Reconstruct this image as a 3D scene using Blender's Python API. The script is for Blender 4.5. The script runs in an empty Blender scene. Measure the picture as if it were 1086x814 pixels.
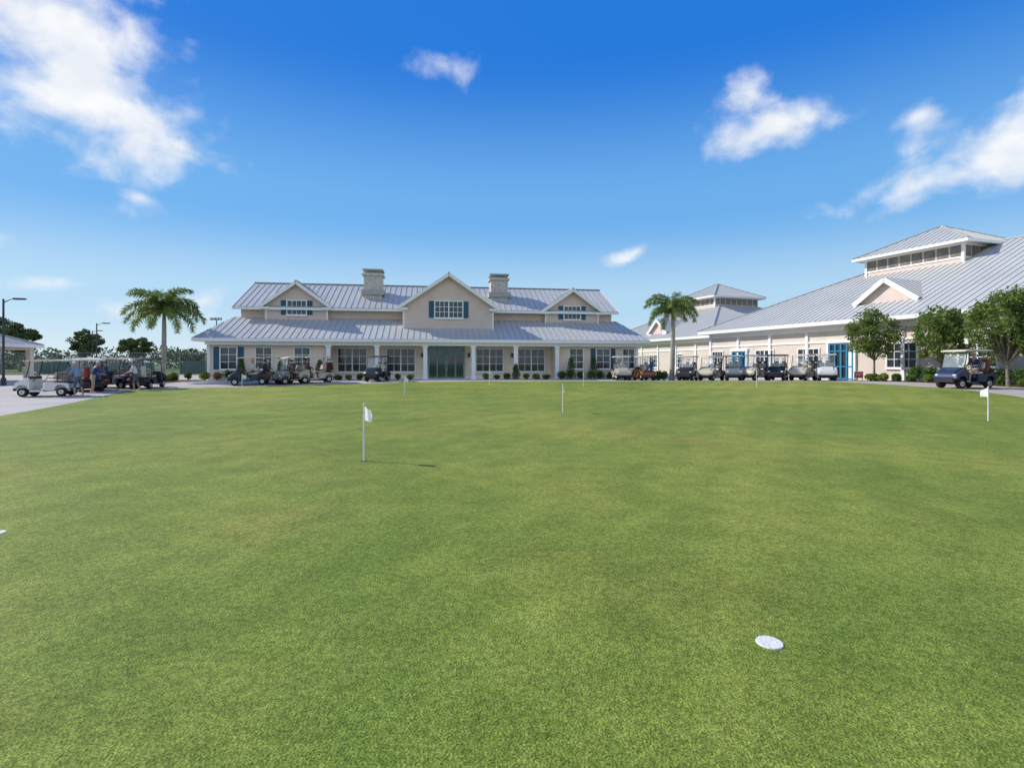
import bpy, bmesh, math, random
import numpy as np
from mathutils import Vector, Matrix
random.seed(7); RNG=np.random.default_rng(7)
S=bpy.context.scene
COL=S.collection
# ------------------------------------------------------------------ materials
def _n(nt,t,**k):
    n=nt.nodes.new(t)
    for a,b in k.items(): setattr(n,a,b)
    return n
def mat(name,col,rough=.7,metal=0.,var=.12,scale=3.,bump=0.,bscale=40.,spec=.4,coat=0.):
    m=bpy.data.materials.new(name); m.use_nodes=True; nt=m.node_tree; b=nt.nodes['Principled BSDF']
    b.inputs['Roughness'].default_value=rough; b.inputs['Metallic'].default_value=metal
    b.inputs['Specular IOR Level'].default_value=spec; b.inputs['Coat Weight'].default_value=coat
    tc=_n(nt,'ShaderNodeTexCoord'); no=_n(nt,'ShaderNodeTexNoise'); no.inputs['Scale'].default_value=scale; no.inputs['Detail'].default_value=5
    nt.links.new(tc.outputs['Object'],no.inputs['Vector'])
    r=_n(nt,'ShaderNodeValToRGB'); r.color_ramp.elements[0].position=.3; r.color_ramp.elements[1].position=.7
    r.color_ramp.elements[0].color=tuple(c*(1-var) for c in col)+(1,); r.color_ramp.elements[1].color=tuple(min(1,c*(1+var)) for c in col)+(1,)
    nt.links.new(no.outputs['Fac'],r.inputs['Fac']); nt.links.new(r.outputs['Color'],b.inputs['Base Color'])
    if bump>0:
        n2=_n(nt,'ShaderNodeTexNoise'); n2.inputs['Scale'].default_value=bscale; n2.inputs['Detail'].default_value=4
        nt.links.new(tc.outputs['Object'],n2.inputs['Vector'])
        bp=_n(nt,'ShaderNodeBump'); bp.inputs['Strength'].default_value=bump; bp.inputs['Distance'].default_value=.02
        nt.links.new(n2.outputs['Fac'],bp.inputs['Height']); nt.links.new(bp.outputs['Normal'],b.inputs['Normal'])
    return m
def siding(name,col,pitch=.2,rough=.75):
    m=mat(name,col,rough,var=.05,scale=1.2); nt=m.node_tree; b=nt.nodes['Principled BSDF']
    tc=_n(nt,'ShaderNodeTexCoord'); sx=_n(nt,'ShaderNodeSeparateXYZ'); nt.links.new(tc.outputs['Object'],sx.inputs[0])
    d=_n(nt,'ShaderNodeMath',operation='DIVIDE'); d.inputs[1].default_value=pitch; nt.links.new(sx.outputs['Z'],d.inputs[0])
    fr=_n(nt,'ShaderNodeMath',operation='FRACT'); nt.links.new(d.outputs[0],fr.inputs[0])
    iv=_n(nt,'ShaderNodeMath',operation='SUBTRACT'); iv.inputs[0].default_value=1; nt.links.new(fr.outputs[0],iv.inputs[1])
    bp=_n(nt,'ShaderNodeBump'); bp.inputs['Strength'].default_value=.6; bp.inputs['Distance'].default_value=.02
    nt.links.new(iv.outputs[0],bp.inputs['Height']); nt.links.new(bp.outputs['Normal'],b.inputs['Normal'])
    return m
def leafmat(name,c1,c2,trans=.25):
    m=bpy.data.materials.new(name); m.use_nodes=True; nt=m.node_tree; b=nt.nodes['Principled BSDF']
    g=_n(nt,'ShaderNodeNewGeometry'); r=_n(nt,'ShaderNodeValToRGB')
    r.color_ramp.elements[0].color=c1+(1,); r.color_ramp.elements[1].color=c2+(1,)
    tc=_n(nt,'ShaderNodeTexCoord'); no=_n(nt,'ShaderNodeTexNoise'); no.inputs['Scale'].default_value=1.6; nt.links.new(tc.outputs['Object'],no.inputs['Vector'])
    mx=_n(nt,'ShaderNodeMath',operation='MULTIPLY_ADD'); mx.inputs[1].default_value=.5
    nt.links.new(g.outputs['Random Per Island'],mx.inputs[0])
    m2=_n(nt,'ShaderNodeMath',operation='MULTIPLY'); m2.inputs[1].default_value=.5; nt.links.new(no.outputs['Fac'],m2.inputs[0]); nt.links.new(m2.outputs[0],mx.inputs[2])
    nt.links.new(mx.outputs[0],r.inputs['Fac']); nt.links.new(r.outputs['Color'],b.inputs['Base Color'])
    b.inputs['Roughness'].default_value=.55; b.inputs['Specular IOR Level'].default_value=.35
    tr=_n(nt,'ShaderNodeBsdfTranslucent'); nt.links.new(r.outputs['Color'],tr.inputs['Color'])
    ms=_n(nt,'ShaderNodeMixShader'); ms.inputs[0].default_value=trans
    out=nt.nodes['Material Output']; nt.links.new(b.outputs[0],ms.inputs[1]); nt.links.new(tr.outputs[0],ms.inputs[2]); nt.links.new(ms.outputs[0],out.inputs['Surface'])
    return m
def glassmat(name,alpha=.75):
    m=bpy.data.materials.new(name); m.use_nodes=True; nt=m.node_tree; b=nt.nodes['Principled BSDF']
    b.inputs['Roughness'].default_value=.05; b.inputs['Base Color'].default_value=(.7,.8,.85,1)
    tr=_n(nt,'ShaderNodeBsdfTransparent'); ms=_n(nt,'ShaderNodeMixShader'); ms.inputs[0].default_value=alpha
    nt.links.new(b.outputs[0],ms.inputs[1]); nt.links.new(tr.outputs[0],ms.inputs[2]); nt.links.new(ms.outputs[0],nt.nodes['Material Output'].inputs['Surface'])
    return m

M_WALL=siding('cream_siding',(.84,.70,.58)); M_UP=siding('tan_siding',(.71,.56,.49),.16)
M_STUC=mat('cream_stucco',(.67,.585,.49),.85,var=.06,scale=.8,bump=.15)
M_TRIM=mat('white_trim',(.87,.86,.84),.5,var=.03); M_ROOF=mat('metal_roof',(.50,.50,.475),.45,0,var=.07,scale=.35,spec=.35)
M_SEAM=mat('roof_seam',(.47,.47,.445),.45,0,var=.05); M_SOF=mat('soffit',(.8,.75,.68),.8,var=.03)
M_GLASS=mat('window_glass',(.035,.05,.06),.04,0,var=.5,scale=.7,spec=.8); M_BLUE=mat('teal_paint',(.02,.10,.17),.5,var=.08)
M_BLUED=mat('blue_door_paint',(.03,.20,.34),.45,var=.08); M_CHIM=mat('chimney_stone',(.55,.51,.44),.85,var=.2,scale=4,bump=.5)
M_CAP=mat('chimney_cap',(.4,.39,.37),.6); M_DARK=mat('dark_metal',(.04,.04,.045),.5); M_LOUV=mat('clerestory_glass',(.2,.17,.14),.3,var=.3,scale=2)
M_BARK=mat('bark',(.22,.18,.14),.9,var=.3,scale=6,bump=.8,bscale=20); M_PALMT=mat('palm_bark',(.36,.33,.29),.9,var=.25,scale=5,bump=.7,bscale=15)
M_LEAF=leafmat('oak_leaves',(.05,.10,.018),(.27,.35,.08),.35); M_PINE=leafmat('pine_needles',(.06,.09,.03),(.15,.19,.065),.15)
M_SHRUB=leafmat('shrub_leaves',(.03,.08,.015),(.14,.25,.045)); M_SHRUBL=leafmat('light_shrub_leaves',(.10,.16,.025),(.3,.36,.07)); M_PALM=leafmat('palm_leaves',(.08,.14,.025),(.30,.38,.10),.35)
M_FLOW=leafmat('flowering_shrub_leaves',(.05,.13,.02),(.5,.14,.12))
M_TIRE=mat('tyre',(.02,.02,.02),.8); M_BLK=mat('black_plastic',(.03,.03,.032),.5); M_CHR=mat('aluminium',(.6,.6,.6),.3,.8,var=.03)
M_WSH=glassmat('windshield')

# ------------------------------------------------------------------ terrain
def sm(t): t=max(0,min(1,t)); return t*t*(3-2*t)
def gz(x,y):
    q=max(0,min(1,(y-20)/19.5)); base=.45*(q*q if q<.85 else .7225+(1-(1-(q-.85)/.15)**2)*.2775*1.0)
    return base+.5*sm((x-6)/16)*sm((y-12)/14)*(1-sm((y-30)/12))

class MB:
    def __init__(s): s.v=[];s.f=[];s.m=[]
    def add(s,vs,fs,mi=0):
        o=len(s.v); s.v+= [tuple(v) for v in vs]; s.f+=[tuple(i+o for i in f) for f in fs]; s.m+=[mi]*len(fs)
    def box(s,x0,x1,y0,y1,z0,z1,mi=0):
        s.add([(x0,y0,z0),(x1,y0,z0),(x1,y1,z0),(x0,y1,z0),(x0,y0,z1),(x1,y0,z1),(x1,y1,z1),(x0,y1,z1)],
              [(3,2,1,0),(4,5,6,7),(0,1,5,4),(1,2,6,5),(2,3,7,6),(3,0,4,7)],mi)
    def poly(s,p,mi=0): s.add(p,[tuple(range(len(p)))],mi)
    def beam(s,p0,p1,w,h,mi=0,up=(0,0,1)):
        p0=Vector(p0);p1=Vector(p1);d=(p1-p0).normalized();a=d.cross(Vector(up))
        if a.length<1e-4: a=d.cross(Vector((1,0,0)))
        a.normalize();b=a.cross(d).normalized()
        vs=[p+a*i*w/2+b*j*h/2 for p in(p0,p1) for i,j in((-1,-1),(1,-1),(1,1),(-1,1))]
        s.add(vs,[(3,2,1,0),(4,5,6,7),(0,1,5,4),(1,2,6,5),(2,3,7,6),(3,0,4,7)],mi)
    def cyl(s,p0,p1,r0,r1,n=10,mi=0):
        p0=Vector(p0);p1=Vector(p1);d=(p1-p0).normalized();a=d.orthogonal().normalized();b=d.cross(a)
        vs=[];
        for p,r in((p0,r0),(p1,r1)):
            for i in range(n):
                t=2*math.pi*i/n; vs.append(p+a*math.cos(t)*r+b*math.sin(t)*r)
        fs=[(i,(i+1)%n,n+(i+1)%n,n+i) for i in range(n)]+[tuple(range(n-1,-1,-1)),tuple(range(n,2*n))]
        s.add(vs,fs,mi)
    def tube(s,pts,rs,n=8,mi=0):
        for i in range(len(pts)-1): s.cyl(pts[i],pts[i+1],rs[i],rs[i+1],n,mi)
    def prof(s,pr,ys,sc,mi=0):
        cx=sum(p[0] for p in pr)/len(pr);cz=sum(p[1] for p in pr)/len(pr);n=len(pr);vs=[]
        for y,k in zip(ys,sc): vs+=[(cx+(p[0]-cx)*k,y,cz+(p[1]-cz)*k) for p in pr]
        fs=[]
        for l in range(len(ys)-1):
            for i in range(n): j=(i+1)%n; fs.append((l*n+i,l*n+j,(l+1)*n+j,(l+1)*n+i))
        fs+=[tuple(range(n-1,-1,-1)),tuple(range((len(ys)-1)*n,len(ys)*n))]
        s.add(vs,fs,mi)
    def sphere(s,c,r,mi=0,u=12,w=8):
        vs=[];rx,ry,rz=r if isinstance(r,tuple) else (r,r,r)
        for j in range(1,w):
            a=math.pi*j/w
            for i in range(u):
                t=2*math.pi*i/u; vs.append((c[0]+rx*math.sin(a)*math.cos(t),c[1]+ry*math.sin(a)*math.sin(t),c[2]+rz*math.cos(a)))
        vs+=[(c[0],c[1],c[2]+rz),(c[0],c[1],c[2]-rz)];fs=[]
        for j in range(w-2):
            for i in range(u): fs.append((j*u+i,(j+1)*u+i,(j+1)*u+(i+1)%u,j*u+(i+1)%u))
        for i in range(u): fs.append((len(vs)-2,i,(i+1)%u)); fs.append((len(vs)-1,(w-2)*u+(i+1)%u,(w-2)*u+i))
        s.add(vs,fs,mi)
    def obj(s,name,mats,parent=None,loc=None,rz=0,smooth=None,bevel=0,fixn=True):
        me=bpy.data.meshes.new(name); me.from_pydata(s.v,[],s.f)
        for m in mats: me.materials.append(m)
        me.polygons.foreach_set('material_index',s.m)
        if fixn:
            bm=bmesh.new();bm.from_mesh(me);bmesh.ops.recalc_face_normals(bm,faces=bm.faces[:]);bm.to_mesh(me);bm.free()
        ob=bpy.data.objects.new(name,me);COL.objects.link(ob)
        if parent: ob.parent=parent
        if loc is not None: ob.location=loc
        ob.rotation_euler=(0,0,rz)
        if bevel:
            b=ob.modifiers.new('bevel','BEVEL');b.width=bevel;b.segments=2;b.limit_method='ANGLE';b.angle_limit=math.radians(35)
        if smooth:
            me.polygons.foreach_set('use_smooth',[True]*len(me.polygons))
            try: me.set_sharp_from_angle(angle=math.radians(smooth))
            except Exception: pass
        return ob
def empty(name,loc=(0,0,0),rz=0):
    e=bpy.data.objects.new(name,None);COL.objects.link(e);e.location=loc;e.rotation_euler=(0,0,rz);e.empty_display_size=.2;return e

# ------------------------------------------------------------------ ground sheets
def interp(tab,y):
    for (a,xa),(b,xb) in zip(tab[:-1],tab[1:]):
        if a<=y<=b: 
            t=(y-a)/(b-a); return xa+(xb-xa)*t
    return tab[0][1] if y<tab[0][0] else tab[-1][1]
def smooth_tab(tab,y,w=.8):
    return sum(interp(tab,y+d) for d in(-w,-w/2,0,w/2,w))/5
def sheet(name,fl,fr,y0,y1,off,material,dy=.5,dx=1.):
    mb=MB();ys=[y0+i*dy for i in range(int(round((y1-y0)/dy))+1)];n=None;rows=[]
    w=max(fr(y)-fl(y) for y in ys);n=max(2,int(w/dx))
    for y in ys:
        a,b=fl(y),fr(y);o=len(mb.v)
        for i in range(n+1):
            x=a+(b-a)*i/n;mb.v.append((x,y,gz(x,y)+off))
        rows.append(o)
    for a,b in zip(rows[:-1],rows[1:]):
        for i in range(n): mb.f.append((a+i,a+i+1,b+i+1,b+i));mb.m.append(0)
    return mb.obj(name,[material],smooth=60,fixn=False)

def ground_mat(name,cols,scales,bump,bs,bd=.01,rough=.8,stripes=False):
    m=bpy.data.materials.new(name);m.use_nodes=True;nt=m.node_tree;b=nt.nodes['Principled BSDF'];b.inputs['Roughness'].default_value=rough
    b.inputs['Specular IOR Level'].default_value=.2
    tc=_n(nt,'ShaderNodeTexCoord');prev=None
    def mul(prev,col):
        mx=_n(nt,'ShaderNodeMix',data_type='RGBA',blend_type='MULTIPLY');mx.inputs['Factor'].default_value=1
        nt.links.new(prev,mx.inputs[6]);nt.links.new(col,mx.inputs[7]);return mx.outputs[2]
    for (c0,c1,fac),sc in zip(cols,scales):
        no=_n(nt,'ShaderNodeTexNoise');no.inputs['Scale'].default_value=sc;no.inputs['Detail'].default_value=6;no.inputs['Roughness'].default_value=.6
        nt.links.new(tc.outputs['Object'],no.inputs['Vector'])
        r=_n(nt,'ShaderNodeValToRGB');r.color_ramp.elements[0].position=.36;r.color_ramp.elements[1].position=.64
        r.color_ramp.elements[0].color=c0+(1,);r.color_ramp.elements[1].color=c1+(1,);nt.links.new(no.outputs['Fac'],r.inputs['Fac'])
        prev=r.outputs['Color'] if prev is None else mul(prev,r.outputs['Color'])
    if stripes:
        mp=_n(nt,'ShaderNodeMapping');mp.inputs['Rotation'].default_value=(0,0,.5);nt.links.new(tc.outputs['Object'],mp.inputs[0])
        wv=_n(nt,'ShaderNodeTexWave',wave_profile='SIN');wv.inputs['Scale'].default_value=.28;wv.inputs['Distortion'].default_value=1.2;wv.inputs['Detail Scale'].default_value=.6;nt.links.new(mp.outputs[0],wv.inputs['Vector'])
        r=_n(nt,'ShaderNodeValToRGB');r.color_ramp.elements[0].color=(.95,.955,.95,1);r.color_ramp.elements[1].color=(1.04,1.03,1.04,1);nt.links.new(wv.outputs['Fac'],r.inputs['Fac']);prev=mul(prev,r.outputs['Color'])
        # dry brownish areas
        n4=_n(nt,'ShaderNodeTexNoise');n4.inputs['Scale'].default_value=.33;n4.inputs['Detail'].default_value=7;n4.inputs['Roughness'].default_value=.65
        m4=_n(nt,'ShaderNodeMapping');m4.inputs['Location'].default_value=(13.3,4.1,0);nt.links.new(tc.outputs['Object'],m4.inputs[0]);nt.links.new(m4.outputs[0],n4.inputs['Vector'])
        r4=_n(nt,'ShaderNodeValToRGB');r4.color_ramp.elements[0].position=.52;r4.color_ramp.elements[1].position=.72;r4.color_ramp.elements[0].color=(0,0,0,1);r4.color_ramp.elements[1].color=(.6,.6,.6,1);nt.links.new(n4.outputs['Fac'],r4.inputs['Fac'])
        mx=_n(nt,'ShaderNodeMix',data_type='RGBA',blend_type='MULTIPLY');nt.links.new(r4.outputs['Color'],mx.inputs['Factor']);nt.links.new(prev,mx.inputs[6]);mx.inputs[7].default_value=(1.15,.86,1.1,1);prev=mx.outputs[2]
    nt.links.new(prev,b.inputs['Base Color'])
    no=_n(nt,'ShaderNodeTexNoise');no.inputs['Scale'].default_value=bs;no.inputs['Detail'].default_value=4;nt.links.new(tc.outputs['Object'],no.inputs['Vector'])
    bp=_n(nt,'ShaderNodeBump');bp.inputs['Strength'].default_value=bump;bp.inputs['Distance'].default_value=bd
    nt.links.new(no.outputs['Fac'],bp.inputs['Height']);nt.links.new(bp.outputs['Normal'],b.inputs['Normal'])
    return m
G_GREEN=ground_mat('putting_green_turf',[((.17,.24,.034),(.285,.305,.054),1),((.82,.88,.8),(1.14,1.09,1.15),1),((.84,.88,.8),(1.12,1.09,1.14),1),((.66,.70,.58),(1.3,1.27,1.35),1),((.42,.47,.34),(1.55,1.5,1.6),1)],[.1,.45,2.2,26,85],1.,75,.014,stripes=True)
G_LAND=ground_mat('rough_grass',[((.09,.14,.025),(.16,.19,.045),1),((.7,.7,.7),(1.2,1.2,1.2),1)],[.05,3],.6,30,.03)
G_CONC=ground_mat('concrete_paving',[((.42,.37,.33),(.52,.47,.42),1),((.85,.85,.85),(1.1,1.1,1.1),1)],[.3,8],.2,60,.004)
G_MULCH=ground_mat('mulch',[((.10,.055,.03),(.2,.12,.07),1),((.5,.5,.5),(1.3,1.3,1.3),1)],[2,25],1.,40,.03)
mb=MB();xs=[-4000,-400,-100]+list(range(-60,61,2))+[100,400,4000];ys=[-4000,-100,-10]+[i*1. for i in range(0,70)]+[100,400,6000]
for y in ys:
    for x in xs: mb.v.append((x,y,gz(x,y)-.03))
W=len(xs)
for j in range(len(ys)-1):
    for i in range(W-1): a=j*W+i;mb.f.append((a,a+1,a+W+1,a+W));mb.m.append(0)
mb.obj('ground',[G_LAND],smooth=60,fixn=False)
sheet('concrete_pavement',lambda y:-70,lambda y:34,4,61,-.006,G_CONC)
LT=[(-6,-10),(0,-12),(10,-14.2),(16.7,-16.5),(22,-18.7),(26,-20.5),(29,-21.8),(31.5,-22.4),(33,-20.6),(34,-16.8),(35.5,-13.8),(37,-9.6),(38.3,-5),(39,-.5)]
RT=[(-6,18),(0,18),(10,18),(15,18.6),(21,20.5),(24,21),(28,20.7),(32,19.8),(35,18.4),(37,16.5),(38.3,12),(39,4)]
sheet('putting_green',lambda y:smooth_tab(LT,y,.6),lambda y:smooth_tab(RT,y,.6),-5,39,.012,G_GREEN,dy=.25)
wallx=lambda y:38.4-.36*y
sheet('planting_bed',lambda y:wallx(y)-3.3+1.2*sm((y-33)/3),lambda y:wallx(y)+1.2,16,36.5,.03,G_MULCH)
sheet('planting_bed',lambda y:-29.8+.15*abs(y-39.5)**2,lambda y:-23.6-.15*abs(y-39.5)**2,37.2,41.8,.02,G_MULCH,dy=.2)

# ------------------------------------------------------------------ building tools
def seams(mb,pts,mi,sp=.5,w=.045,h=.045):
    P=[Vector(p) for p in pts];n=(P[1]-P[0]).cross(P[2]-P[0]).normalized()
    if n.z<0:n=-n
    ha=Vector((0,0,1)).cross(n)
    if ha.length<1e-3:return
    ha.normalize();sa=n.cross(ha).normalized();o=P[0]
    q=[((p-o).dot(ha),(p-o).dot(sa)) for p in P];lo=min(a for a,b in q);hi=max(a for a,b in q)
    c=math.ceil(lo/sp)*sp+.013
    while c<hi:
        hit=[]
        for i in range(len(q)):
            (a0,b0),(a1,b1)=q[i],q[(i+1)%len(q)]
            if (a0-c)*(a1-c)<0: hit.append(b0+(b1-b0)*(c-a0)/(a1-a0))
        if len(hit)>=2 and max(hit)-min(hit)>.15:
            p0=o+ha*c+sa*min(hit)+n*h*.4;p1=o+ha*c+sa*max(hit)+n*h*.4
            mb.beam(p0,p1,w,h,mi,up=n)
        c+=sp
def roofplane(mb,pts,th=.1,seam=True,sp=.5):
    P=[Vector(p) for p in pts];n=(P[1]-P[0]).cross(P[2]-P[0]).normalized()
    if n.z<0:n=-n;P=P[::-1]
    k=len(P);mb.add(P+[p-n*th for p in P],[tuple(range(k)),tuple(range(2*k-1,k-1,-1))]+[(i,i+k,(i+1)%k+k,(i+1)%k) for i in range(k)],0)
    if seam:seams(mb,P,1,sp)
def hip(mb,x0,x1,y0,y1,z,sl,sp=.5):
    w=(y1-y0)/2;h=w*sl
    if x1-x0>=y1-y0: r0=(x0+w,y0+w,z+h);r1=(x1-w,y0+w,z+h)
    c=[(x0,y0,z),(x1,y0,z),(x1,y1,z),(x0,y1,z)]
    if abs((x1-x0)-(y1-y0))<.01:
        for i in range(4): roofplane(mb,[c[i],c[(i+1)%4],r0],sp=sp)
    else:
        roofplane(mb,[c[0],c[1],r1,r0],sp=sp);roofplane(mb,[c[1],c[2],r1],sp=sp);roofplane(mb,[c[2],c[3],r0,r1],sp=sp);roofplane(mb,[c[3],c[0],r0],sp=sp)
        mb.beam(Vector(r0)+Vector((0,0,.03)),Vector(r1)+Vector((0,0,.03)),.2,.08,1)
    for i,r in enumerate((r0,r1,r1,r0)): mb.beam(Vector(c[i])+Vector((0,0,.04)),Vector(r)+Vector((0,0,.04)),.16,.08,1)
def window(tr,gl,x,y,z0,w,h,nx=2,nz=2,f=.09,shut=None,sh=None,facing=-1):
    gl.box(x-w/2,x+w/2,y-.03,y+.02,z0,z0+h,0)
    tr.box(x-w/2-f,x-w/2,y-.09,y+.02,z0-f,z0+h+f);tr.box(x+w/2,x+w/2+f,y-.09,y+.02,z0-f,z0+h+f)
    tr.box(x-w/2,x+w/2,y-.09,y+.02,z0+h,z0+h+f);tr.box(x-w/2-f*1.5,x+w/2+f*1.5,y-.13,y+.02,z0-f*1.8,z0-f)
    tr.box(x-w/2,x+w/2,y-.087,y+.02,z0-f,z0)
    for i in range(1,nx): t=x-w/2+w*i/nx;k=.05 if (nx%2==0 and i==nx//2 and w>1.6) else .02;tr.box(t-k,t+k,y-.06,y-.02,z0,z0+h)
    for j in range(1,nz): t=z0+h*j/nz;tr.box(x-w/2,x+w/2,y-.057,y-.021,t-.02,t+.02)
    if shut is not None:
        for sgn in(-1,1):
            c=x+sgn*(w/2+f+sh/2+.02);shut.box(c-sh/2,c+sh/2,y-.06,y+.02,z0-.03,z0+h+.03)
            for k in range(6): zz=z0+h*(k+.5)/6;shut.box(c-sh/2+.05,c+sh/2-.05,y-.075,y-.05,zz-.02,zz+.02)

# ------------------------------------------------------------------ MAIN CLUBHOUSE
TH=math.radians(8.5)
E=empty('clubhouse',(-24.3,40,0),TH)
wl,up,tr,gl,rf,bl,sf,ch=[MB() for _ in range(8)]
wl.box(.8,35.8,2.8,15,0,3.72);wl.box(.8,9.9,1.0,2.8,0,3.7);wl.box(28.5,35.8,1.0,2.8,0,3.7)
tr.box(.77,9.93,.95,1.0,0,.75);tr.box(28.47,35.83,.95,1.0,0,.75);tr.box(9.93,28.47,2.75,2.8,0,.62)
sf.box(9.9,28.5,.2,2.75,.2,.47);sf.box(.1,36.5,.12,2.79,3.5,3.56)
tr.box(.8,35.8,.38,.72,3.2,3.5);tr.box(0,36.6,-.02,.12,3.46,3.70)
tr.box(0,.12,.12,14,3.46,3.70);tr.box(36.48,36.6,.12,14,3.46,3.70)
for x in(9.9,13.66,17.49,21.41,24.96,28.5):
    tr.box(x-.16,x+.16,.39,.71,.45,3.2);tr.box(x-.22,x+.22,.33,.77,.45,.75);tr.box(x-.22,x+.22,.33,.77,3.06,3.2)
for x in(.86,35.74): tr.box(x-.12,x+.12,.9,1.12,.75,3.48)
z0,z1=3.72,5.72
F=[(0,0,z0),(36.6,0,z0),(35.2,4.7,z1),(1.4,4.7,z1)]
roofplane(rf,F);roofplane(rf,[(0,14.5,z0),(0,0,z0),(1.4,4.7,z1),(1.4,12,z1)]);roofplane(rf,[(36.6,0,z0),(36.6,14.5,z0),(35.2,12,z1),(35.2,4.7,z1)])
up.box(2.0,34.7,4.6,14.4,4.9,6.62)
for x in(2.0,34.7): up.box(x-.02,x+.02,4.6,14.4,6.0,6.62);up.poly([(x,4.6,6.6),(x,14.4,6.6),(x,9.5,9.05)])
U0,U1=1.55,35.15
roofplane(rf,[(U0,3.95,6.55),(U1,3.95,6.55),(U1,9.5,9.32),(U0,9.5,9.32)]);roofplane(rf,[(U0,15.05,6.55),(U1,15.05,6.55),(U1,9.5,9.32),(U0,9.5,9.32)])
rf.beam((U0,9.5,9.36),(U1,9.5,9.36),.25,.08,1)
tr.box(U0,U1,3.9,4.0,6.3,6.5)
for x in(U0-.03,U1+.03): tr.beam((x,3.9,6.42),(x,9.5,9.22),.06,.26);tr.beam((x,15.1,6.42),(x,9.5,9.22),.06,.26)
def gable(xc,yf,hw,zb,ze,zap,yb,win,ov=.4,oy=.45):
    up.poly([(xc-hw,yf,zb),(xc+hw,yf,zb),(xc+hw,yf,ze),(xc,yf,zap-.22),(xc-hw,yf,ze)])
    for s in(-1,1): up.poly([(xc+s*hw,yf,zb),(xc+s*hw,yb,zb),(xc+s*hw,yb,ze),(xc+s*hw,yf,ze)])
    sl=(zap-ze)/hw;ew=hw+ov;ez=zap-sl*ew
    for s in(-1,1):
        roofplane(rf,[(xc,yf-oy,zap),(xc+s*ew,yf-oy,ez),(xc+s*ew,yb,ez),(xc,yb,zap)])
        tr.beam((xc,yf-oy-.02,zap-.13),(xc+s*ew,yf-oy-.02,ez-.13),.07,.26)
        tr.box(min(xc+s*ew,xc+s*(ew-.75)),max(xc+s*ew,xc+s*(ew-.75)),yf-oy+.02,yf-.003,ez-.3,ez-.12)
        tr.box(xc+s*hw-.07,xc+s*hw+.07,yf-.04,yf-.002,zb,ze)
    rf.beam((xc,yf-oy,zap+.04),(xc,yb,zap+.04),.2,.07,1)
    x,z,w,h,nx,nz=win;window(tr,gl,x,yf,z,w,h,nx,nz,shut=bl,sh=.42)
gable(6.6,4.2,2.5,5.3,6.95,8.75,9,(6.6,5.95,1.5,1.15,4,2))
gable(19.45,2.4,3.8,4.55,6.85,9.45,10.5,(19.45,5.7,2.3,1.35,6,3))
gable(30.8,4.2,2.5,5.3,6.85,8.6,9,(30.8,5.85,1.5,1.15,4,2))
for x in(2.3,4.9,7.8): window(tr,gl,x,1.0,1.35,1.15,1.65,2,3,shut=None)
for x in(30.3,32.7,35.0): window(tr,gl,x,1.0,1.35,1.0 if x>34 else 1.15,1.65,2,3)
for x in(11.4,15.4,23.0,26.7): window(tr,gl,x,2.8,1.1,2.3,1.9,4,3)
for x in (2.3,32.7): 
    for s in(-1,1): bl.box(x+s*.9-.2,x+s*.9+.2,.93,.99,1.3,3.05)
dr=MB();X=19.25
gl.box(X-1.5,X+1.5,2.72,2.79,.47,3.2)
for t in(-1.5,-.78,0,.78,1.5): dr.box(X+t-.06,X+t+.06,2.64,2.74,.47,3.2)
for z in(.47,2.6,3.12): dr.box(X-1.5,X+1.5,2.65,2.73,z,z+.12)
dr.box(X-.12,X-.09,2.58,2.62,1.2,1.9);dr.box(X+.09,X+.12,2.58,2.62,1.2,1.9)
ln_=MB()
for x in(13.4,17.2,21.2,25.0): ln_.box(x-.08,x+.08,2.62,2.78,2.3,2.6,0);ln_.box(x-.11,x+.11,2.58,2.79,2.6,2.65,0)
for x,zt in((12.7,10.35),(24.3,10.2)):
    ch.box(x-.8,x+.8,6.2,7.8,7.4,zt-.35,0);ch.box(x-.95,x+.95,6.05,7.95,zt-.6,zt-.42,0);ch.box(x-.65,x+.65,6.35,7.65,zt-.35,zt-.15,1)
    ch.box(x-.9,x+.9,6.1,7.9,zt-.15,zt,1)
    ch.box(x-1.0,x+1.0,6.0,8.0,8.0,8.45,1)
for m_,n_,mt in((wl,'walls',[M_WALL]),(up,'upper_walls',[M_UP]),(tr,'trim_and_columns',[M_TRIM]),(gl,'window_panes',[M_GLASS]),(rf,'roof',[M_ROOF,M_SEAM]),(bl,'shutters',[M_BLUE]),(sf,'porch_floor_and_ceiling',[M_SOF]),(ch,'chimneys',[M_CHIM,M_CAP]),(dr,'entrance_doors',[mat('door_frame',(.16,.32,.3),.4)]),(ln_,'porch_lanterns',[M_DARK])):
    m_.obj(n_,mt,parent=E)

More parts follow.
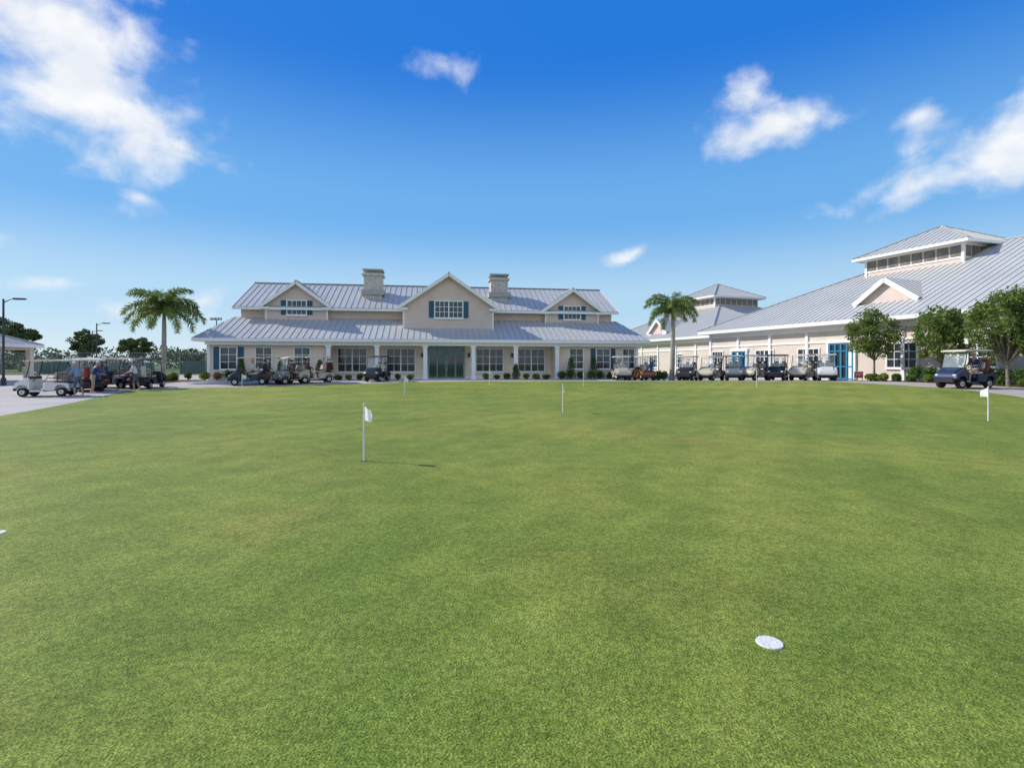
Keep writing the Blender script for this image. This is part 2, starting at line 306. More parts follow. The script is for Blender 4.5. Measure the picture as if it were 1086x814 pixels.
# ------------------------------------------------------------------ WINGS
def wing(origin,L,W,eave,slope,cup,doors,wins,dorm,name='clubhouse_wing'):
    E=empty(name,(origin[0],origin[1],0),math.atan2(-.941,.339))
    wl,up,tr,gl,rf,bl,lv,sf=[MB() for _ in range(8)]
    wl.box(.8,L-.8,.9,W-.8,0,eave-.3)
    sf.box(.12,L-.12,.12,W-.12,eave-.33,eave-.29)
    tr.box(0,L,-.02,.12,eave-.32,eave-.04);tr.box(0,.12,.12,W,eave-.32,eave-.04);tr.box(L-.12,L,.12,W,eave-.32,eave-.04)
    tr.box(.75,L-.75,.8,.9,eave-.75,eave-.33);tr.box(.75,L-.75,.83,.9,3.35,3.5)
    k=.9
    while k<L-.5: tr.box(k-.12,k+.12,.78,.92,.0,eave-.75);k+=3.76
    hip(rf,0,L,0,W,eave,slope)
    x0,y0,s,zb,ze,za=cup;ins=.75
    up.box(x0+ins,x0+s-ins,y0+ins,y0+s-ins,zb-2.6,ze-.1)
    a=x0+ins;n=8;st=(s-2*ins)/n
    for side in range(3):
        for i in range(n):
            p=.07;lo=a+i*st+p;hi=a+(i+1)*st-p;zl=ze-1.15;zh=ze-.32;q=y0+ins+i*st
            if side==0: lv.box(lo,hi,y0+ins-.03,y0+ins+.02,zl,zh)
            if side==1: lv.box(x0+ins-.03,x0+ins+.02,q+p,q+st-p,zl,zh)
            if side==2: lv.box(x0+s-ins-.02,x0+s-ins+.03,q+p,q+st-p,zl,zh)
    for z in(ze-1.3,ze-.3):
        tr.box(x0+ins-.06,x0+s-ins+.06,y0+ins-.06,y0+ins-.001,z,z+.13);tr.box(x0+s-ins+.001,x0+s-ins+.06,y0+ins,y0+s-ins,z,z+.13);tr.box(x0+ins-.06,x0+ins-.001,y0+ins,y0+s-ins,z,z+.13)
    for cx in(x0+ins,x0+s-ins): tr.box(cx-.1,cx+.1,y0+ins-.08,y0+ins+.1,zb-1.5,ze-.1)
    sf.box(x0+.1,x0+s-.1,y0+.1,y0+s-.1,ze-.16,ze-.12)
    for (p,q) in(((x0,y0),(x0+s,y0)),((x0,y0),(x0,y0+s)),((x0+s,y0),(x0+s,y0+s)),((x0,y0+s),(x0+s,y0+s))):
        tr.beam((p[0],p[1],ze-.12),(q[0],q[1],ze-.12),.1,.2)
    hip(rf,x0,x0+s,y0,y0+s,ze,(za-ze)/(s/2),sp=.5)
    for x,w,h,zf in doors:
        gl.box(x-w/2,x+w/2,.84,.9,zf,zf+h)
        for t in(-w/2,-w/4,0,w/4,w/2): bl.box(x+t-.07,x+t+.07,.76,.86,zf,zf+h)
        for z in(zf,zf+h*.33,zf+h*.76,zf+h-.12): bl.box(x-w/2,x+w/2,.77,.85,z,z+.1)
        tr.box(x-w/2-.22,x-w/2-.08,.74,.88,zf,zf+h+.15);tr.box(x+w/2+.08,x+w/2+.22,.74,.88,zf,zf+h+.15);tr.box(x-w/2-.3,x+w/2+.3,.72,.88,zf+h+.01,zf+h+.25)
    for x,w,zf,h in wins: window(tr,gl,x,.9,zf,w,h,4,3)
    for x,y,hw,zb_,rise in dorm:
        up.poly([(x-hw,y,zb_-.6),(x+hw,y,zb_-.6),(x+hw,y,zb_),(x,y,zb_+rise),(x-hw,y,zb_)])
        e=hw+.25;sl=rise/hw;yb=y+rise/slope+1
        for s_ in(-1,1):
            roofplane(rf,[(x,y-.3,zb_+rise+.15),(x+s_*e,y-.3,zb_+.15-.25*sl),(x+s_*e,yb,zb_+.15-.25*sl),(x,yb,zb_+rise+.15)])
            tr.beam((x,y-.33,zb_+rise),(x+s_*e,y-.33,zb_-.25*sl),.08,.34)
            tr.box(min(x+s_*e,x+s_*(e-.9)),max(x+s_*e,x+s_*(e-.9)),y-.3,y-.005,zb_-.45,zb_-.22)
    for m_,n_,mt in((wl,'walls',[M_STUC]),(up,'upper_walls',[M_UP]),(tr,'trim',[M_TRIM]),(gl,'window_panes',[M_GLASS]),(rf,'roof',[M_ROOF,M_SEAM]),(bl,'doors',[M_BLUED]),(lv,'clerestory_windows',[M_LOUV]),(sf,'soffit',[M_SOF])):
        if m_.v: m_.obj(n_,mt,parent=E)
wing((19,54),40,25.8,5.0,.48,(10.3,8.4,9.0,9.3,11.0,13.3),[(15.2,1.9,2.75,.55),(4.8,1.6,2.4,.5)],[(12.3,1.9,1.3,1.6),(7.8,1.9,1.3,1.6),(1.9,1.4,1.3,1.6),(19.6,1.9,1.5,1.6),(24.0,1.9,1.6,1.6),(28,1.9,1.6,1.6)],[(17.4,2.6,2.1,6.35,1.5)])
wing((13.1,84.6),27,26,5.0,.48,(8.7,8.5,9.0,9.3,11.0,13.3),[],[(10,1.9,1.3,1.6),(15,1.9,1.3,1.6),(20,1.9,1.3,1.6)],[(15.0,1.6,1.9,6.0,1.6)],)

E=empty('pavilion',(-43.6,36,0),0)
a,b,c,d=[MB() for _ in range(4)];PW=6.2;q=PW-.6
hip(a,0,PW,0,PW,3.2,.42);
for x in(.6,q):
    for y in(.6,q): b.box(x-.17,x+.17,y-.17,y+.17,0,2.9);b.box(x-.27,x+.27,y-.27,y+.27,0,1.1);
for p_,q_ in(((.6,.6),(q,.6)),((.6,q),(q,q)),((.6,.6),(.6,q)),((q,.6),(q,q))): b.beam((p_[0],p_[1],2.95),(q_[0],q_[1],2.95),.3,.3)
for p_,q_ in(((0,0),(PW,0)),((0,PW),(PW,PW)),((0,0),(0,PW)),((PW,0),(PW,PW))): c.beam((p_[0],p_[1],3.1),(q_[0],q_[1],3.1),.1,.22)
a.obj('roof',[M_ROOF,M_SEAM],parent=E);b.obj('posts',[M_STUC],parent=E);c.obj('fascia',[M_TRIM],parent=E)

# ------------------------------------------------------------------ vegetation
def leaves(centers,radii,per,size,flat=1.,asp=.5,shell=.5):
    V=[];k=0
    for c,r,n in zip(centers,radii,per):
        d=RNG.normal(size=(n,3));d/=np.linalg.norm(d,axis=1)[:,None];rr=(shell+(1-shell)*RNG.random(n)**.5)*1.0
        p=np.array(c)+d*rr[:,None]*np.array([r,r,r*flat])
        a=RNG.normal(size=(n,3))+d*.5;a/=np.linalg.norm(a,axis=1)[:,None]
        b=np.cross(a,RNG.normal(size=(n,3)));b/=np.linalg.norm(b,axis=1)[:,None]
        s=size*(.6+.8*RNG.random(n))[:,None]
        V.append(np.stack([p-a*s,p-b*s*asp,p+a*s,p+b*s*asp],1))
    V=np.concatenate(V).reshape(-1,3);n=len(V)//4
    return V.tolist(),[(4*i,4*i+1,4*i+2,4*i+3) for i in range(n)]
def addleaves(mb,V,F,mi): 
    o=len(mb.v);mb.v+= [tuple(v) for v in V];mb.f+=[tuple(i+o for i in f) for f in F];mb.m+=[mi]*len(F)
def tree(name,x,y,h,cr,leafm,nclump=26,trunk=.09,stem=.35,size=.09,per=230,flat=.8,rk=(.22,.42)):
    mb=MB();z=gz(x,y);fork=h*stem
    lean=(random.uniform(-.1,.1),random.uniform(-.1,.1));top=(lean[0],lean[1],fork)
    mb.tube([(0,0,-.1),(lean[0]*.5,lean[1]*.5,fork*.5),top],[trunk*1.25,trunk,trunk*.85],9,0)
    cs=[];rs=[]
    cz=fork+(h-fork)*.5;hz=(h-fork)*.5
    while len(cs)<nclump:
        p=RNG.uniform(-1,1,3)
        if np.linalg.norm(p)>1: continue
        wz=1-.35*max(0,p[2])
        c=(p[0]*cr*.85*wz,p[1]*cr*.85*wz,cz+p[2]*hz*.88);cs.append(c);rs.append(random.uniform(*rk)*cr*.8)
    for c in cs:
        if random.random()<.8:
            m=tuple((top[i]+c[i])/2+random.uniform(-.1,.1) for i in range(3))
            mb.tube([top,m,c],[trunk*.45,trunk*.25,trunk*.1],5,0)
    V,F=leaves(cs,rs,[int(per*random.uniform(.6,1.3)) for _ in cs],size,flat,.5,.2);addleaves(mb,V,F,1)
    return mb.obj(name,[M_BARK,leafm],loc=(x,y,z),rz=0,fixn=False)
tree('oak_tree',24.0,35.0,4.9,1.9,M_LEAF,52,.07,.28,.085,140,.9,(.18,.38))
tree('oak_tree',24.9,30.6,4.7,1.85,M_LEAF,58,.07,.24,.085,140,.9,(.18,.38))
tree('oak_tree',25.0,26.6,5.2,2.15,M_LEAF,76,.075,.22,.085,150,.9,(.18,.38))
tree('oak_tree',25.9,25.2,4.6,1.9,M_LEAF,60,.07,.26,.085,140,.9,(.18,.38))
for x,y,h,c in((-90,92,9.6,4.6),(-82,88,8.3,3.2),(-75,93,7.4,3.6),(-98,97,10,5),(-69,97,6.6,3)):
    tree('pine_tree',x,y,h,c,M_PINE,34,.2,.35,.2,190,.6,(.2,.4))
def mass(name,spots,m,size,per,flat=.8):
    cs=[];rs=[];ns=[]
    for x,y,z,r in spots: cs.append((x,y,z));rs.append(r);ns.append(per)
    mb=MB();V,F=leaves(cs,rs,ns,size,flat,.55,.3);addleaves(mb,V,F,0);return mb.obj(name,[m],fixn=False)
sp=[]
for i in range(230):
    x=random.uniform(-190,-30);y=random.uniform(120,150);r=random.uniform(1.6,3.2);sp.append((x,y,random.uniform(.8,3.6)+1.6*math.sin(x*.13),r))
for i in range(60):
    x=random.uniform(15,190);y=random.uniform(120,150);sp.append((x,y,random.uniform(.8,3.5),random.uniform(1.6,3)))
mass('distant_trees',sp,M_PINE,.4,110)
def shrub(x,y,r,h,m=M_SHRUB,name='shrub',cone=False,n=None):
    mb=MB();z=gz(x,y)
    for k in range(4):
        a=k*1.6;mb.tube([(0,0,-.05),(math.cos(a)*r*.5,math.sin(a)*r*.5,h*.6)],[.02,.01],5,0)
    cs=[];rs=[]
    if cone:
        for k in range(9): t=k/8;cs.append((random.uniform(-.04,.04),random.uniform(-.04,.04),.15+t*(h-.3)));rs.append(r*(1-.75*t)+.05)
    else:
        for k in range(9): a=random.random()*6.28;q=random.random()*.55;cs.append((math.cos(a)*r*q,math.sin(a)*r*q,h*random.uniform(.3,.62)));rs.append(r*random.uniform(.4,.6))
    V,F=leaves(cs,rs,[n or 130]*len(cs),.05,min(1,h/(2*r)+.2),.55,.4);addleaves(mb,V,F,1)
    return mb.obj(name,[M_BARK,m],loc=(x,y,z),fixn=False)
def mainpt(u,v): c,s=math.cos(TH),math.sin(TH);return(-24.3+c*u-s*v,40+s*u+c*v)
for u in np.arange(.9,9.8,.85):
    x,y=mainpt(u,.2);shrub(x,y,random.uniform(.42,.55),random.uniform(.65,.95),random.choice([M_SHRUB,M_SHRUB,M_SHRUBL,M_FLOW]))
for u in np.arange(28.8,36.3,.85):
    x,y=mainpt(u,.2);shrub(x,y,random.uniform(.4,.5),random.uniform(.6,.9),random.choice([M_SHRUB,M_SHRUBL,M_SHRUB]))
for u in(10.7,11.5,12.4,14.5,15.3,16.3,22.4,23.3,24.1,25.8,26.6,27.5):
    x,y=mainpt(u,.1);shrub(x,y,random.uniform(.32,.42),random.uniform(.4,.6),random.choice([M_SHRUB,M_SHRUBL,M_SHRUB]))
for u,h,r in((3.5,1.7,.5),(6.4,1.5,.45),(9.3,1.6,.45),(29.6,1.8,.5),(31.6,1.9,.55),(33.9,1.7,.5),(24.9,1.3,.4)):
    x,y=mainpt(u,.1);shrub(x,y,r,h,M_SHRUB,'topiary_shrub',True)
for k in range(22):
    x=random.uniform(-28.6,-24.6);y=random.uniform(37.9,41.0);shrub(x,y,random.uniform(.25,.5),random.uniform(.35,.8),random.choice([M_SHRUB,M_SHRUBL,M_SHRUB,M_FLOW]))
for y in np.arange(17.5,36,.85):
    x=wallx(y)-2.7+1.2*sm((y-33)/3);shrub(x,y,random.uniform(.32,.45),random.uniform(.4,.65),random.choice([M_SHRUBL,M_SHRUB,M_SHRUBL,M_SHRUB,M_FLOW]))
    if y<33.5:
        x=wallx(y)-1.3;shrub(x,y+.3,random.uniform(.55,.7),random.uniform(.9,1.3),M_SHRUB)
for k in range(6): shrub(12.2+random.uniform(-.8,1.6),41.6+random.uniform(-.5,.8),.5,random.uniform(.6,1.1))

M_PST=mat('palm_stem',(.16,.24,.07),.6)
def palm(x,y,h,fr,nf=22):
    mb=MB();z=gz(x,y);pts=[];rs=[]
    for i in range(11):
        t=i/10;pts.append((.12*math.sin(t*2),.05*t,-.1+t*(h+.1)));rs.append(.2-.06*t+(.03 if i==0 else 0))
    mb.tube(pts,rs,12,0);top=Vector(pts[-1])
    for i in range(int(h/.16)): t=i*.16;mb.cyl((.12*math.sin(t/h*2),.05*t/h,t),(.12*math.sin(t/h*2),.05*t/h,t+.04),.215-.06*t/h,.205-.06*t/h,12,0)
    mb.tube([top,top+Vector((0,0,.45)),top+Vector((0,0,.9))],[.13,.11,.04],10,2)
    for k in range(nf):
        az=k*2.39996+random.uniform(-.15,.15);e0=math.radians(82-62*(k/nf)+random.uniform(-8,8));dr=math.radians(random.uniform(100,135))
        L=fr*random.uniform(.95,1.15);p=top+Vector((0,0,.75-.3*k/nf));H=Vector((math.cos(az),math.sin(az),0));side=Vector((-math.sin(az),math.cos(az),0));N=14;P=[p.copy()];D=[]
        for j in range(N):
            a=e0-dr*((j+.5)/N)**1.2;d=H*math.cos(a)+Vector((0,0,math.sin(a)));D.append(d);p=p+d*L*1.15/N;P.append(p.copy())
        mb.tube(P,[.035*(1-.85*j/N) for j in range(N+1)],5,2)
        for j in range(4,N*7):
            f=j/(N*7);i=min(N-1,int(f*N));q=P[i]+(P[i+1]-P[i])*(f*N-i);d=D[i];nrm=side.cross(d).normalized()
            ll=.55*fr/2.6*math.sin(min(1,f*.85+.12)*math.pi)**.6*random.uniform(.8,1.1)+.08
            for s_ in(-1,1):
                o=(side*s_*random.uniform(.4,1)+d*.6+nrm*random.uniform(-.8,.8)).normalized();tip=q+o*ll+Vector((0,0,-ll*.35));mid=q+o*ll*.5+Vector((0,0,-.02));w=d*.02*fr/2.6*1.3
                mb.add([q-w,mid-w*1.2,tip,mid+w*1.2,q+w],[(0,1,2,3,4)],1)
    return mb.obj('palm_tree',[M_PALMT,M_PALM,M_PST],loc=(x,y,z),fixn=False)
palm(-26.5,40,4.6,2.6,26)
palm(12.4,41,4.7,2.1,20)

# ------------------------------------------------------------------ golf carts
CM={}
def cm(name,col,rough=.35,coat=.3):
    if name not in CM: CM[name]=mat(name,col,rough,var=.04,coat=coat)
    return CM[name]
NAVY=cm('navy_body',(.02,.03,.07));WHT=cm('white_body',(.7,.7,.68));BLKB=cm('black_body',(.025,.025,.027));SAND=cm('sand_body',(.5,.44,.35));ORG=cm('orange_body',(.38,.15,.05));GRY=cm('grey_body',(.2,.21,.22))
CTAN=cm('tan_canopy',(.64,.57,.47),.5,0);CBLK=cm('black_canopy',(.04,.04,.042),.4,0)
BAGS=[cm('blue_bag',(.03,.08,.3),.7,0),cm('red_bag',(.3,.03,.03),.7,0),cm('black_bag',(.03,.03,.03),.7,0),cm('white_bag',(.6,.6,.6),.7,0),cm('grey_bag',(.2,.2,.22),.7,0)]
SEAT=cm('beige_seat',(.5,.45,.36),.6,0);LAMPM=cm('headlight',(.75,.75,.72),.15,.5)
def cart(x,y,rz,body,can,bags=2,seat=None,pitch=None):
    mb=MB()
    full=[(1.17,.3),(1.21,.5),(1.14,.7),(.92,.88),(.64,1.0),(.52,.99),(.46,.6),(.5,.28)]
    arch=[(1.17,.42),(1.2,.52),(1.12,.68),(.9,.84),(.64,.95),(.53,.93),(.48,.6),(.5,.36),(.56,.36),(.6,.5),(.7,.58),(.84,.6),(.98,.57),(1.06,.46),(1.08,.42)]
    mb.prof(full,[-.37,.37],[1,1],0);mb.prof(arch,[-.58,-.53,-.37],[.94,1,1],0);mb.prof(arch,[.37,.53,.58],[1,1,.94],0)
    rear=[(-.1,.3),(-.08,.64),(-.2,.68),(-.7,.7),(-1.1,.68),(-1.2,.55),(-1.18,.4),(-1.1,.4),(-1.06,.5),(-.94,.58),(-.8,.6),(-.66,.56),(-.58,.46),(-.54,.32),(-.5,.3)]
    rfull=[(-.12,.26),(-.1,.62),(-.2,.66),(-1.08,.66),(-1.18,.55),(-1.16,.28)]
    mb.prof(rfull,[-.38,.38],[1,1],0);mb.prof(rear,[-.6,-.55,-.38],[.95,1,1],0);mb.prof(rear,[.38,.55,.6],[1,1,.95],0)
    mb.box(-.12,.52,-.57,.57,.25,.31,2);mb.box(-.1,.5,-.6,-.57,.24,.33,0);mb.box(-.1,.5,.57,.6,.24,.33,0)
    mb.box(1.16,1.26,-.45,.45,.3,.42,2);mb.box(-1.26,-1.17,-.45,.45,.3,.42,2);mb.box(.5,.6,-.5,.5,.9,1.02,2)
    mb.prof([(-.02,.7),(0,.78),(-.08,.82),(-.5,.8),(-.52,.7)],[-.5,-.46,-.03,-.01],[.9,1,1,.9],4);mb.prof([(-.02,.7),(0,.78),(-.08,.82),(-.5,.8),(-.52,.7)],[.01,.03,.46,.5],[.9,1,1,.9],4)
    for a,b in((-.5,-.02),(.02,.5)): mb.prof([(-.48,.88),(-.44,.92),(-.56,1.24),(-.62,1.26),(-.66,1.22),(-.58,.88)],[a,a+.05,b-.05,b],[.88,1,1,.88],4)
    mb.tube([(-.56,-.5,.95),(-.52,-.58,.92),(-.3,-.58,.95),(-.15,-.56,.86)],[.018]*4,6,2);mb.tube([(-.56,.5,.95),(-.52,.58,.92),(-.3,.58,.95),(-.15,.56,.86)],[.018]*4,6,2)
    mb.prof([(.72,1.77),(.7,1.82),(.4,1.87),(-.5,1.88),(-.95,1.84),(-1.02,1.77),(-.9,1.79),(.6,1.8)],[-.6,-.52,0,.52,.6],[.95,1,1.01,1,.95],1)
    for s in(-.52,.52):
        mb.tube([(.68,s,.95),(.56,s,1.4),(.5,s,1.8)],[.022]*3,7,2);mb.tube([(-.66,s,.68),(-.66,s,1.3),(-.8,s,1.8)],[.02]*3,7,2);mb.tube([(-.08,s*1.08,.72),(-.4,s,1.28),(-.66,s,1.32)],[.012]*3,6,2)
    mb.add([(.69,-.5,1.0),(.69,.5,1.0),(.52,.5,1.76),(.52,-.5,1.76)],[(0,1,2,3)],6)
    c=Vector((.3,.26,1.06));ax=Vector((-.55,0,.83)).normalized();a=ax.orthogonal().normalized();b=ax.cross(a);ring=[c+(a*math.cos(t)+b*math.sin(t))*.17 for t in [i*math.pi/6 for i in range(13)]]
    mb.tube(ring,[.014]*13,6,2);mb.tube([c,c-ax*.4],[.02,.02],6,2);mb.tube([ring[0],ring[6]],[.012,.012],5,2);mb.tube([ring[3],ring[9]],[.012,.012],5,2)
    for s in(-1,1): mb.sphere((1.12,s*.42,.63),(.07,.1,.06),7,10,6);mb.box(-1.2,-1.17,s*.45-.06,s*.45+.06,.5,.6,8)
    for wx in(.83,-.82):
        for s in(-1,1):
            mb.cyl((wx,s*.36,.225),(wx,s*.39,.225),.2,.225,20,3);mb.cyl((wx,s*.39,.225),(wx,s*.53,.225),.225,.225,20,3);mb.cyl((wx,s*.53,.225),(wx,s*.56,.225),.225,.2,20,3);mb.cyl((wx,s*.555,.225),(wx,s*.575,.225),.13,.11,14,5);mb.cyl((wx,s*.57,.225),(wx,s*.59,.225),.04,.03,8,3)
        mb.cyl((wx,-.38,.225),(wx,.38,.225),.035,.035,8,2)
    mb.box(-1.14,-.68,-.48,.48,.67,.74,2);mb.tube([(-.72,-.46,1.15),(-1.0,-.42,1.12),(-1.0,.42,1.12),(-.72,.46,1.15)],[.015]*4,6,2)
    bm_=random.sample(BAGS,2)
    for k in range(bags):
        yy=-.24+.48*k;mb.cyl((-.9,yy,.7),(-1.0,yy,1.0),.12,.115,12,9+k);mb.cyl((-1.0,yy,1.0),(-1.05,yy,1.4),.115,.145,12,9+k);mb.cyl((-1.12,yy,.85),(-1.18,yy,1.15),.07,.07,8,9+k)
        for q in range(7):
            a=q*.9;p0=Vector((-1.05+.07*math.cos(a),yy+.08*math.sin(a),1.35));p1=p0+Vector((-.03+.04*math.cos(a),.04*math.sin(a),random.uniform(.15,.32)));mb.tube([p0,p1],[.007,.006],5,5)
            if q<3: mb.sphere(p1,(.055,.04,.04),2,8,5)
            else: mb.box(p1.x-.04,p1.x+.04,p1.y-.01,p1.y+.015,p1.z-.02,p1.z+.03,5)
    z=gz(x,y)
    dx=(gz(x+.8*math.cos(rz),y+.8*math.sin(rz))-gz(x-.8*math.cos(rz),y-.8*math.sin(rz)))/1.6
    ob=mb.obj('golf_cart',[body,can,M_BLK,M_TIRE,seat or SEAT,M_CHR,M_WSH,LAMPM,cm('tail_lamp',(.4,.02,.02)),bm_[0],bm_[1]],loc=(x,y,z),rz=rz,smooth=35,bevel=.012)
    ob.rotation_euler=(0,-math.atan(dx),rz);return ob
R=math.radians
cart(-23.9,27.2,R(195),WHT,CTAN,2)
cart(-25.6,31.5,R(200),ORG,CTAN,2)
cart(-24.6,30.6,R(140),BLKB,CTAN,2)
cart(-24.6,33.2,R(160),NAVY,CTAN,2)
cart(-22.9,33.2,R(100),BLKB,CBLK,2)
cart(-27.6,34,R(170),WHT,CTAN,2)
cart(-17.9,35.9,R(205),NAVY,CTAN,2)
cart(-16.5,37.0,R(190),ORG,CTAN,2)
cart(-15.3,36.9,R(230),GRY,CTAN,2)
cart(-14.0,37.6,R(215),SAND,CTAN,2,)
cart(-10.0,39.2,R(262),BLKB,CBLK,2)
cart(8.6,41.5,R(268),SAND,CTAN,2)
cart(10.3,41.2,R(95),ORG,CTAN,2)
for i,(x,y,b_,c_,h) in enumerate([(13.4,40.2,BLKB,CTAN,240),(15.0,39.7,SAND,CTAN,225),(16.5,39.3,GRY,CTAN,250),(17.9,38.9,SAND,CTAN,215),(19.4,38.5,BLKB,CBLK,235),(20.9,37.9,SAND,CTAN,220),(22.1,37.2,WHT,CTAN,245)]): cart(x,y,R(h),b_,c_,2)
cart(22.1,25.8,R(192),NAVY,CTAN,2)

# ------------------------------------------------------------------ flags, cups
M_POLE=mat('flag_pole_white',(.75,.75,.72),.4);M_FLAG=mat('flag_cloth',(.8,.8,.78),.8);M_HOLE=mat('cup_dark',(.02,.02,.02),.9);M_CUPW=mat('white_cup',(.7,.71,.66),.7,var=.12,scale=60,bump=.4)
def flag(x,y,h=1.0,rz=0):
    mb=MB();mb.cyl((0,0,0),(0,0,h),.019,.015,10,0);mb.sphere((0,0,h),.022,0,8,6)
    nx,nz=8,5;vs=[]
    for j in range(nz+1):
        for i in range(nx+1):
            t=i/nx;hh=.26*(1-.35*t);zz=h-.03-(1-j/nz)*hh-.07*t*t-.03*t;vs.append((.012+.24*t,.03*math.sin(t*7+j*.4)*t,zz))
    mb.add(vs,[(j*(nx+1)+i,j*(nx+1)+i+1,(j+1)*(nx+1)+i+1,(j+1)*(nx+1)+i) for j in range(nz) for i in range(nx)],1)
    mb.cyl((0,0,-.02),(0,0,.003),.054,.054,20,2)
    return mb.obj('golf_flag',[M_POLE,M_FLAG,M_HOLE],loc=(x,y,gz(x,y)+.013),rz=rz,fixn=False)
for x,y,r in((-2.58,9.2,-.85),(1.75,18.2,1.2),(13.8,15.3,1.5),(-5.5,27,.8),(-15.6,30.5,.9),(4.6,34,1.2),(13.9,30,1.),(-1.5,35,1.)): flag(x,y,.99,r)
def plate(x,y):
    mb=MB();n=40
    mb.cyl((0,0,0),(0,0,.006),.078,.075,n,0)
    mb.obj('hole_cover',[M_CUPW],loc=(x,y,gz(x,y)+.013))
plate(1.56,3.2);plate(-5.16,5.28)

# ------------------------------------------------------------------ lamps, fence, sign
def lamp(x,y,h,arms=((1,0),)):
    mb=MB();mb.cyl((0,0,0),(0,0,.5),.16,.14,12,0);mb.tube([(0,0,.5),(0,0,h)],[.08,.055],10,0)
    for ax,ay in arms:
        mb.tube([(0,0,h-.25),(ax*.5,ay*.5,h-.02),(ax*.9,ay*.9,h)],[.035,.03,.03],7,0);mb.prof([(ax*.7,h-.05),(ax*.75,h+.06),(ax*1.45,h+.04),(ax*1.5,h-.04)],[-.16,-.12,.12,.16],[.9,1,1,.9],0)
        mb.prof([(ax*.8,h-.07),(ax*.8,h-.052),(ax*1.4,h-.052),(ax*1.4,h-.07)],[-.1,.1],[1,1],1)
    mb.obj('street_lamp',[M_DARK,LAMPM],loc=(x,y,gz(x,y)))
lamp(-34.2,35.5,5.8);lamp(-47.2,60,5.9);lamp(-62,78,6.2)
def flood(x,y,h):
    mb=MB();mb.tube([(0,0,0),(0,0,h)],[.14,.08],10,0);mb.beam((-.9,0,h),(.9,0,h),.08,.08,0)
    for k in(-.8,-.27,.27,.8): mb.box(k-.2,k+.2,-.35,-.1,h-.3,h+.1,0);mb.box(k-.17,k+.17,-.37,-.35,h-.26,h+.06,1)
    mb.obj('floodlight_pole',[M_DARK,LAMPM],loc=(x,y,gz(x,y)))
flood(-51.5,92,9.2)
mb=MB();x=-72.
while x<=-30: mb.cyl((x,62,0),(x,62,3.1),.04,.04,8,0);x+=3
for z in(.15,1.6,2.65): mb.beam((-72,62,z+.4),(-30,62,z+.4),.05,.05,0)
for i in range(13):
    if i%3!=1: mb.box(-72+3*i,-69.1+3*i,62.06,62.07,.55,1.9,1)
for i in range(42*5):
    xx=-72+i*.2
    if xx<-31: mb.beam((xx,62.03,.5),(xx+.9,62.03,3.0),.01,.01,0);mb.beam((xx+.9,62.04,.5),(xx,62.04,3.0),.01,.01,0)
mb.obj('tennis_court_fence',[mat('galvanised_wire',(.22,.25,.24),.5),mat('windscreen',(.06,.13,.11),.8,var=.2,scale=1)],fixn=True)
mb=MB();mb.box(-.4,.4,-.02,.02,.18,.62,0);mb.box(-.36,.36,-.024,-.021,.22,.58,1);mb.box(-.3,.3,-.028,-.025,.44,.48,0);mb.box(-.25,.25,-.028,-.025,.34,.37,0)
for s in(-.33,.33): mb.box(s-.02,s+.02,-.015,.015,0,.18,2)
mb.obj('red_sign',[M_TRIM,cm('sign_red',(.4,.03,.03),.5,0),M_DARK],loc=(22.7,34.6,gz(22.7,34.6)+.02),rz=.3)

